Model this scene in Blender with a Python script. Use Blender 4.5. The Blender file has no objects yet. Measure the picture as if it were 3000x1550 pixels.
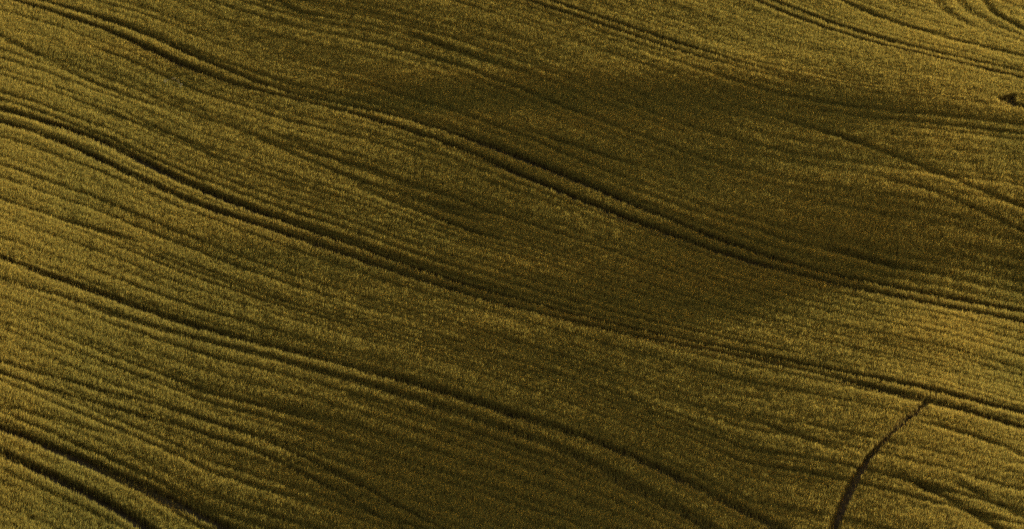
import bpy, math
import numpy as np

# ------------------------------------------------------------------ camera, sky, sun, exposure
C = bpy.context.scene
COL = C.collection
FRAME_W, DIST, PITCH = 48.0, 190.0, math.radians(13.0)
cd = bpy.data.cameras.new('camera')
cam = bpy.data.objects.new('camera', cd)
COL.objects.link(cam)
cam.location = (0, -DIST * math.cos(PITCH), DIST * math.sin(PITCH))
cam.rotation_euler = (math.pi / 2 - PITCH, 0, 0)
cd.sensor_fit = 'HORIZONTAL'
cd.sensor_width = 36
cd.lens = 36 * DIST / FRAME_W
cd.clip_start = 1
cd.clip_end = 6000
C.camera = cam

SUN_AZ, SUN_EL = math.radians(54), math.radians(10)      # towards the sun, from +X counter-clockwise
w = bpy.data.worlds.new('World')
C.world = w
w.use_nodes = True
nt = w.node_tree
sky = nt.nodes.new('ShaderNodeTexSky')
sky.sky_type = 'NISHITA'
sky.sun_disc = False
sky.sun_elevation = SUN_EL
sky.air_density = 1.9
sky.dust_density = 8.0
sky.ozone_density = 0.0
sky.sun_rotation = math.pi / 2 - SUN_AZ
bg = nt.nodes['Background']
bg.inputs['Strength'].default_value = 0.095
nt.links.new(sky.outputs['Color'], bg.inputs['Color'])
sd = bpy.data.lights.new('sun', 'SUN')
sd.energy = 4.5
sd.angle = math.radians(0.5)
sd.color = (1.0, 0.90, 0.63)
sun = bpy.data.objects.new('sun', sd)
COL.objects.link(sun)
sun.rotation_euler = (math.pi / 2 - SUN_EL, 0, SUN_AZ + math.pi / 2)
C.view_settings.view_transform = 'Standard'
C.view_settings.look = 'None'
C.view_settings.gamma = 1
C.view_settings.exposure = 1.32
C.cycles.use_denoising = False
C.cycles.max_bounces = 5
C.cycles.diffuse_bounces = 3
C.cycles.transmission_bounces = 3
C.cycles.caustics_reflective = C.cycles.caustics_refractive = False

# ------------------------------------------------------------------ survey of the field (metres, ground plan)
RUTS = [  # (share of plants missing, track as (x, y, half width) points)
 (0.97,[(-30.29,35.12,0.30),(-28.94,34.43,0.30),(-27.59,33.77,0.27),(-26.25,33.15,0.29),(-24.92,32.55,0.30),(-23.59,31.89,0.30),(-22.26,31.06,0.30),(-20.95,30.00,0.30),(-19.65,28.76,0.30),(-18.36,27.48,0.30),(-17.08,26.26,0.30),(-15.81,25.11,0.30),(-14.53,24.07,0.27),(-13.25,23.20,0.23),(-11.98,22.51,0.20),(-10.71,21.89,0.20),(-9.44,21.24,0.21),(-8.19,20.50,0.25),(-6.95,19.70,0.29),(-5.73,18.84,0.30),(-4.52,17.95,0.30),(-3.33,16.99,0.30),(-2.16,15.94,0.30),(-1.01,14.83,0.30),(0.12,13.69,0.30),(1.25,12.53,0.30),(2.36,11.33,0.30),(3.45,10.10,0.30),(4.54,8.88,0.30),(5.62,7.71,0.30),(6.70,6.60,0.30),(7.78,5.55,0.30),(8.85,4.57,0.30),(9.92,3.65,0.28),(10.99,2.82,0.27),(12.06,2.08,0.26),(13.14,1.42,0.25),(14.22,0.84,0.25),(15.30,0.32,0.25),(16.39,-0.16,0.26),(17.48,-0.58,0.27),(18.57,-0.94,0.28),(19.67,-1.21,0.28),(20.78,-1.38,0.29),(21.90,-1.46,0.30),(23.02,-1.47,0.30),(24.15,-1.46,0.30),(25.27,-1.48,0.30),(26.39,-1.52,0.30)]),
 (0.97,[(-28.60,34.98,0.20),(-27.24,34.58,0.23),(-25.88,34.17,0.28),(-24.52,33.71,0.30),(-23.17,33.12,0.30),(-21.81,32.35,0.30),(-20.47,31.34,0.30),(-19.14,30.13,0.30),(-17.82,28.81,0.30),(-16.51,27.47,0.30),(-15.22,26.15,0.30),(-13.93,24.90,0.27),(-12.65,23.80,0.23),(-11.36,22.91,0.20),(-10.08,22.26,0.20),(-8.79,21.75,0.22),(-7.51,21.24,0.26),(-6.24,20.62,0.30),(-4.99,19.86,0.30),(-3.75,18.98,0.30),(-2.53,18.05,0.30),(-1.33,17.08,0.30),(-0.14,16.07,0.30),(1.03,14.98,0.30),(2.17,13.82,0.30),(3.30,12.61,0.30),(4.42,11.35,0.30),(5.51,10.05,0.30),(6.59,8.74,0.30),(7.65,7.45,0.30),(8.72,6.26,0.30),(9.79,5.18,0.29),(10.86,4.20,0.27),(11.94,3.32,0.26),(13.02,2.56,0.25),(14.11,1.90,0.25),(15.21,1.36,0.25),(16.32,0.90,0.25),(17.43,0.48,0.26),(18.54,0.12,0.27),(19.66,-0.15,0.28),(20.80,-0.31,0.29),(21.94,-0.34,0.30),(23.10,-0.30,0.30),(24.27,-0.22,0.30),(25.43,-0.15,0.30),(26.59,-0.10,0.30)]),
 (0.98,[(-28.44,15.64,0.37),(-27.22,15.32,0.37),(-25.99,14.98,0.37),(-24.77,14.60,0.37),(-23.55,14.09,0.37),(-22.34,13.40,0.37),(-21.14,12.50,0.37),(-19.95,11.46,0.37),(-18.77,10.37,0.37),(-17.59,9.32,0.37),(-16.41,8.35,0.37),(-15.24,7.51,0.37),(-14.07,6.80,0.37),(-12.90,6.18,0.36),(-11.74,5.59,0.33),(-10.58,4.98,0.31),(-9.43,4.34,0.30),(-8.29,3.66,0.29),(-7.16,2.94,0.28),(-6.03,2.17,0.27),(-4.90,1.35,0.26),(-3.79,0.51,0.25),(-2.67,-0.32,0.24),(-1.56,-1.14,0.24),(-0.45,-1.93,0.24),(0.65,-2.66,0.23),(1.76,-3.35,0.22),(2.85,-4.01,0.21),(3.94,-4.65,0.20),(5.03,-5.29,0.20),(6.11,-5.90,0.20),(7.19,-6.47,0.20),(8.26,-7.01,0.20),(9.33,-7.55,0.20),(10.39,-8.13,0.20),(11.44,-8.77,0.20),(12.47,-9.43,0.20),(13.49,-10.11,0.20),(14.51,-10.79,0.23),(15.52,-11.47,0.26),(16.52,-12.11,0.30),(17.52,-12.70,0.33),(18.52,-13.21,0.36),(19.52,-13.66,0.37),(20.52,-14.08,0.37),(21.51,-14.47,0.37),(22.50,-14.86,0.37),(23.49,-15.23,0.37),(24.48,-15.61,0.37)]),
 (0.98,[(-28.69,17.51,0.37),(-27.45,17.19,0.37),(-26.21,16.86,0.37),(-24.98,16.51,0.37),(-23.74,16.14,0.37),(-22.51,15.68,0.37),(-21.29,15.04,0.37),(-20.08,14.15,0.37),(-18.88,13.02,0.37),(-17.70,11.78,0.37),(-16.52,10.60,0.37),(-15.35,9.55,0.37),(-14.17,8.64,0.37),(-13.00,7.82,0.37),(-11.84,7.06,0.35),(-10.67,6.36,0.32),(-9.52,5.68,0.31),(-8.37,4.99,0.30),(-7.23,4.26,0.29),(-6.09,3.46,0.28),(-4.97,2.61,0.27),(-3.85,1.73,0.26),(-2.74,0.86,0.25),(-1.62,0.01,0.24),(-0.52,-0.80,0.24),(0.59,-1.59,0.23),(1.69,-2.33,0.22),(2.79,-3.05,0.21),(3.88,-3.74,0.21),(4.97,-4.40,0.20),(6.05,-5.04,0.20),(7.13,-5.66,0.20),(8.20,-6.27,0.20),(9.27,-6.87,0.20),(10.33,-7.48,0.20),(11.38,-8.09,0.20),(12.43,-8.69,0.20),(13.47,-9.27,0.20),(14.51,-9.84,0.22),(15.54,-10.39,0.25),(16.57,-10.91,0.28),(17.60,-11.40,0.31),(18.62,-11.83,0.35),(19.65,-12.18,0.37),(20.68,-12.46,0.37),(21.71,-12.68,0.37),(22.75,-12.89,0.37),(23.78,-13.09,0.37),(24.81,-13.30,0.37)]),
 (0.60,[(-25.66,-5.77,0.33),(-24.57,-5.73,0.33),(-23.49,-5.68,0.33),(-22.41,-5.63,0.33),(-21.33,-5.61,0.33),(-20.26,-5.69,0.33),(-19.17,-5.87,0.33),(-18.09,-6.11,0.33),(-17.00,-6.37,0.33),(-15.90,-6.62,0.33),(-14.80,-6.87,0.33),(-13.69,-7.15,0.32),(-12.58,-7.49,0.31),(-11.47,-7.93,0.31),(-10.36,-8.47,0.31),(-9.26,-9.09,0.32),(-8.17,-9.73,0.33),(-7.07,-10.37,0.33),(-5.99,-11.02,0.33),(-4.92,-11.69,0.33),(-3.85,-12.40,0.33),(-2.80,-13.12,0.33),(-1.76,-13.87,0.33),(-0.72,-14.64,0.33),(0.30,-15.44,0.33),(1.31,-16.30,0.33),(2.29,-17.25,0.33),(3.23,-18.34,0.33),(4.15,-19.54,0.33),(5.05,-20.79,0.33),(5.93,-22.07,0.33),(6.80,-23.39,0.33),(7.63,-24.76,0.33),(8.43,-26.17,0.33),(9.20,-27.59,0.33),(9.96,-29.00,0.33)]),
 (0.85,[(-26.01,-2.40,0.31),(-24.91,-2.75,0.31),(-23.81,-3.08,0.31),(-22.72,-3.37,0.31),(-21.63,-3.62,0.31),(-20.54,-3.85,0.31),(-19.45,-4.10,0.31),(-18.36,-4.38,0.31),(-17.27,-4.71,0.31),(-16.18,-5.07,0.31),(-15.08,-5.44,0.31),(-13.98,-5.82,0.31),(-12.87,-6.20,0.31),(-11.76,-6.62,0.31),(-10.65,-7.07,0.31),(-9.54,-7.58,0.31),(-8.44,-8.17,0.31),(-7.34,-8.81,0.31),(-6.25,-9.44,0.31),(-5.16,-10.06,0.31),(-4.08,-10.69,0.31),(-3.02,-11.34,0.31),(-1.96,-12.04,0.31),(-0.92,-12.78,0.31),(0.11,-13.55,0.31),(1.14,-14.34,0.31),(2.15,-15.14,0.31),(3.15,-15.99,0.31),(4.14,-16.93,0.31),(5.09,-17.96,0.31),(6.02,-19.10,0.31),(6.92,-20.30,0.31),(7.80,-21.56,0.31),(8.66,-22.85,0.31),(9.51,-24.13,0.31),(10.34,-25.39,0.31),(11.14,-26.64,0.31),(11.94,-27.85,0.31),(12.72,-29.04,0.31)]),
 (0.97,[(-23.57,-21.01,0.37),(-22.46,-21.31,0.37),(-21.36,-21.61,0.37),(-20.26,-21.93,0.37),(-19.16,-22.29,0.37),(-18.06,-22.75,0.37),(-16.97,-23.35,0.37),(-15.89,-24.13,0.37),(-14.84,-25.13,0.37),(-13.81,-26.28,0.37),(-12.78,-27.53,0.37)]),
 (0.97,[(-23.85,-19.35,0.37),(-22.81,-19.43,0.37),(-21.77,-19.52,0.37),(-20.73,-19.63,0.37),(-19.69,-19.79,0.37),(-18.64,-20.05,0.37),(-17.60,-20.41,0.37),(-16.56,-20.89,0.37),(-15.52,-21.46,0.37),(-14.48,-22.10,0.37),(-13.46,-22.79,0.37),(-12.44,-23.55,0.37),(-11.43,-24.38,0.37),(-10.43,-25.28,0.37),(-9.43,-26.23,0.37)]),
 (0.92,[(-1.93,39.75,0.28),(-0.49,38.48,0.28),(0.94,37.23,0.25),(2.36,35.97,0.24),(3.75,34.71,0.23),(5.13,33.46,0.23),(6.50,32.21,0.23),(7.85,30.90,0.21),(9.18,29.57,0.18),(10.50,28.32,0.15),(11.84,27.23,0.11),(13.19,26.32,0.09),(14.54,25.52,0.06),(15.89,24.76,0.04)]),
 (0.92,[(-0.69,40.01,0.27),(0.69,38.69,0.26),(2.06,37.41,0.24),(3.42,36.15,0.23),(4.77,34.91,0.23),(6.10,33.70,0.23),(7.42,32.51,0.23),(8.73,31.33,0.24),(10.02,30.08,0.21),(11.29,28.78,0.16),(12.56,27.54,0.13),(13.83,26.47,0.11),(15.12,25.59,0.09),(16.42,24.85,0.06),(17.73,24.16,0.04)]),
 (0.95,[(11.07,42.58,0.30),(12.32,40.84,0.25),(13.57,39.20,0.23),(14.81,37.67,0.25),(16.05,36.18,0.27),(17.28,34.70,0.27),(18.52,33.28,0.27),(19.76,31.99,0.27),(21.02,30.86,0.26),(22.28,29.87,0.26),(23.55,29.05,0.26),(24.83,28.37,0.27),(26.11,27.78,0.29),(27.39,27.26,0.31),(28.68,26.78,0.33),(29.97,26.33,0.33)]),
 (0.95,[(12.01,42.00,0.20),(13.33,40.63,0.20),(14.64,39.27,0.22),(15.93,37.88,0.25),(17.20,36.42,0.27),(18.45,34.91,0.27),(19.70,33.46,0.26),(20.96,32.15,0.26),(22.24,31.06,0.25),(23.54,30.17,0.25),(24.84,29.45,0.26),(26.16,28.87,0.28),(27.49,28.41,0.30),(28.82,28.02,0.33),(30.16,27.67,0.33)]),
 (0.50,[(23.58,75.18,0.33),(23.27,56.91,0.33),(23.53,44.94,0.33),(24.37,39.44,0.33),(25.51,37.01,0.33),(26.77,35.48,0.31),(28.07,34.32,0.23),(29.41,33.35,0.20),(30.75,32.46,0.20)]),
 (0.50,[(24.95,76.73,0.33),(24.57,57.70,0.33),(24.82,45.41,0.33),(25.72,39.95,0.33),(26.91,37.54,0.33),(28.15,35.74,0.26),(29.39,34.03,0.20),(30.62,32.36,0.20)]),
 (0.60,[(-23.88,-14.74,0.18),(-22.84,-14.79,0.18),(-21.79,-14.83,0.18),(-20.75,-14.85,0.18),(-19.70,-14.87,0.18),(-18.65,-14.91,0.18),(-17.59,-15.03,0.18),(-16.52,-15.21,0.18),(-15.44,-15.46,0.18),(-14.36,-15.79,0.18),(-13.29,-16.23,0.18),(-12.22,-16.77,0.18),(-11.16,-17.41,0.18),(-10.12,-18.12,0.18),(-9.10,-18.91,0.18),(-8.10,-19.79,0.17),(-7.12,-20.75,0.15),(-6.16,-21.78,0.13),(-5.20,-22.84,0.11),(-4.25,-23.93,0.09),(-3.31,-25.06,0.07),(-2.38,-26.21,0.06)]),
 (0.60,[(-24.59,-14.00,0.18),(-23.53,-13.89,0.18),(-22.47,-13.79,0.18),(-21.41,-13.69,0.18),(-20.35,-13.64,0.18),(-19.29,-13.63,0.18),(-18.21,-13.68,0.18),(-17.13,-13.79,0.18),(-16.03,-13.98,0.18),(-14.94,-14.28,0.18),(-13.84,-14.69,0.18),(-12.75,-15.20,0.18),(-11.67,-15.79,0.18),(-10.59,-16.45,0.18),(-9.53,-17.18,0.18),(-8.50,-18.00,0.18),(-7.48,-18.89,0.18),(-6.48,-19.85,0.17),(-5.49,-20.85,0.15),(-4.51,-21.87,0.13),(-3.54,-22.91,0.11),(-2.57,-23.98,0.09),(-1.61,-25.09,0.07),(-0.65,-26.22,0.06)]),
 (0.95,[(18.21,-13.34,0.19),(17.12,-15.34,0.20),(16.09,-17.37,0.20),(15.16,-19.49,0.21),(14.37,-21.72,0.21),(13.71,-24.02,0.22),(13.16,-26.33,0.23),(12.68,-28.59,0.23),(12.23,-30.80,0.24)]),
]
ROWS = [  # thinner drill rows: (half width, depth in m, points)
 (0.26,0.22,[(-6.75,33.12),(-5.14,31.55),(-3.55,29.95),(-1.97,28.45),(-0.40,27.06),(1.19,26.03)]),
 (0.20,0.16,[(-2.75,32.41),(-1.92,31.63),(-1.11,30.85),(-0.29,30.08)]),
 (0.20,0.16,[(0.14,19.07),(1.87,17.98),(3.54,16.65),(5.18,15.16),(6.80,13.72)]),
 (0.26,0.27,[(13.28,20.42),(14.57,19.47),(15.83,18.38),(17.05,17.16),(18.23,15.88),(19.40,14.60),(20.56,13.40),(21.72,12.32),(22.88,11.39),(24.04,10.59),(25.21,9.90),(26.38,9.27),(27.55,8.68)]),
 (0.20,0.16,[(17.28,12.33),(18.62,11.66),(19.93,10.93),(21.19,10.10),(22.39,9.20),(23.59,8.36),(24.81,7.67),(26.05,7.09),(27.29,6.55)]),
 (0.26,0.27,[(13.62,5.08),(15.14,4.12),(16.66,3.33),(18.18,2.61),(19.68,1.91)]),
 (0.26,0.26,[(-27.00,4.81),(-25.71,4.46),(-24.44,4.11),(-23.16,3.74),(-21.89,3.35),(-20.62,2.96),(-19.35,2.58),(-18.08,2.17),(-16.81,1.71)]),
 (0.26,0.21,[(-29.15,28.94),(-27.61,27.72),(-26.09,26.51),(-24.59,25.28),(-23.09,23.99),(-21.60,22.66),(-20.11,21.42),(-18.62,20.40),(-17.12,19.58)]),
 (0.20,0.16,[(-22.47,19.10),(-21.03,18.51),(-19.58,17.85),(-18.15,16.99),(-16.74,15.80),(-15.40,14.22),(-14.09,12.36)]),
 (0.20,0.16,[(-13.92,17.48),(-12.63,16.26),(-11.35,15.06),(-10.09,13.90),(-8.84,12.83),(-7.58,11.88),(-6.32,11.06),(-5.06,10.34),(-3.80,9.69),(-2.53,9.10),(-1.27,8.55),(0.00,8.00)]),
 (0.20,0.16,[(-12.93,17.84),(-11.45,16.52),(-9.98,15.22),(-8.52,13.97),(-7.07,12.83),(-5.62,11.84),(-4.16,10.95),(-2.71,10.13)]),
 (0.26,0.21,[(-8.47,11.82),(-6.99,10.67),(-5.51,9.52),(-4.05,8.35),(-2.59,7.15),(-1.15,5.93),(0.29,4.69)]),
 (0.26,0.21,[(-6.78,11.91),(-5.27,10.55),(-3.74,9.36),(-2.21,8.21),(-0.70,7.03)]),
 (0.20,0.16,[(-1.04,9.70),(-0.48,9.35),(0.08,9.00),(0.63,8.64)]),
 (0.20,0.16,[(6.58,-12.21),(7.81,-13.08),(9.03,-14.00),(10.23,-15.01),(11.39,-16.14),(12.51,-17.36),(13.62,-18.59),(14.72,-19.79)]),
 (0.26,0.24,[(15.47,-20.81),(16.54,-21.74),(17.56,-22.78),(18.52,-23.96),(19.43,-25.25),(20.31,-26.55),(21.19,-27.85)]),
 (0.26,0.24,[(17.21,-15.67),(18.41,-16.02),(19.58,-16.49),(20.69,-17.15),(21.75,-17.97),(22.79,-18.86),(23.82,-19.76)]),
 (0.26,0.24,[(17.99,-20.78),(18.95,-22.10),(19.90,-23.36),(20.93,-24.35),(21.94,-25.35),(22.94,-26.33)]),
 (0.20,0.16,[(-1.02,-18.69),(-0.45,-19.19),(0.12,-19.71),(0.68,-20.23)]),
 (0.20,0.16,[(-16.74,-11.52),(-15.42,-11.84),(-14.09,-12.18),(-12.76,-12.55),(-11.43,-12.97),(-10.10,-13.43),(-8.77,-13.92),(-7.44,-14.41)]),
 (0.20,0.16,[(-24.05,-18.63),(-22.86,-18.19),(-21.67,-17.77),(-20.48,-17.45),(-19.28,-17.34),(-18.07,-17.46),(-16.85,-17.72),(-15.61,-18.03)]),
 (0.26,0.29,[(16.32,43.53),(17.58,41.63),(18.83,39.80),(20.07,38.05),(21.30,36.39),(22.56,34.93),(23.84,33.75),(25.16,32.84),(26.49,32.09),(27.82,31.44),(29.15,30.83),(30.48,30.24)]),
 (0.26,0.24,[(26.74,79.38),(26.16,59.10),(26.30,46.02),(27.15,40.16),(28.30,37.45),(29.48,35.29),(30.65,33.16)]),
 (0.26,0.24,[(29.14,80.91),(26.91,44.22),(28.45,42.28),(29.98,40.45),(31.48,38.60)]),
 (0.20,0.16,[(-15.91,40.83),(-13.76,37.89),(-11.66,35.12),(-9.51,33.57)]),
]
CENTRES = [  # centre line of each tramline pair, far to near
 [(24.95,41.39),(25.39,39.60),(25.83,38.18),(26.26,37.47),(26.70,36.76),(27.13,36.18),(27.57,35.67),(28.01,35.16),(28.44,34.70),(28.88,34.24),(29.31,33.78),(29.75,33.33),(30.19,32.89),(30.62,32.45)],
 [(12.01,41.64),(13.39,40.00),(14.77,38.43),(16.15,36.84),(17.53,35.21),(18.92,33.62),(20.30,32.17),(21.68,30.94),(23.06,29.93),(24.44,29.13),(25.82,28.47),(27.20,27.92),(28.58,27.45),(29.97,27.02)],
 [(-0.69,39.34),(1.63,37.21),(3.95,35.10),(6.27,32.99),(8.58,30.81),(10.90,28.58),(13.22,26.64),(15.54,25.20),(17.86,24.10),(20.18,23.26),(22.49,22.82),(24.81,22.73),(27.13,22.71),(29.45,22.62)],
 [(-28.60,34.62),(-24.37,32.96),(-20.14,30.14),(-15.91,26.03),(-11.68,22.75),(-7.45,20.61),(-3.22,17.74),(1.01,13.89),(5.24,9.25),(9.47,4.77),(13.70,1.63),(17.93,-0.21),(22.16,-0.90),(26.39,-0.81)],
 [(-28.44,16.54),(-24.37,15.38),(-20.30,13.04),(-16.23,9.28),(-12.16,6.54),(-8.09,4.17),(-4.02,1.27),(0.05,-1.73),(4.12,-4.32),(8.19,-6.62),(12.26,-8.95),(16.33,-11.39),(20.41,-13.21),(24.48,-14.42)],
 [(-25.66,-4.14),(-22.92,-4.48),(-20.18,-4.82),(-17.44,-5.46),(-14.70,-6.24),(-11.96,-7.14),(-9.22,-8.43),(-6.48,-10.02),(-3.74,-11.69),(-1.00,-13.58),(1.74,-15.77),(4.48,-18.65),(7.22,-22.41),(9.96,-26.91)],
 [(-23.57,-20.19),(-22.74,-20.34),(-21.91,-20.48),(-21.08,-20.64),(-20.25,-20.82),(-19.42,-21.03),(-18.59,-21.30),(-17.76,-21.63),(-16.93,-22.05),(-16.10,-22.56),(-15.27,-23.17),(-14.44,-23.85),(-13.61,-24.60),(-12.78,-25.41)],
]
BARE = [(25.22,23.21),(25.63,23.67),(25.97,24.17),(26.70,24.67),(26.34,23.78),(26.39,23.13),(26.89,22.77),(27.76,22.62),(27.68,21.99),(26.72,22.10),(25.96,22.48),(25.50,22.86)]
FLOWERS = [(-18.15,23.70),(-17.97,23.68),(-17.72,23.78),(-17.58,24.00),(-17.46,23.82),(-17.35,23.53),(-18.08,23.30),(-17.40,23.06),(-17.24,22.99)]
HGT0 = (-45,-66,2,46,89)
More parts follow.
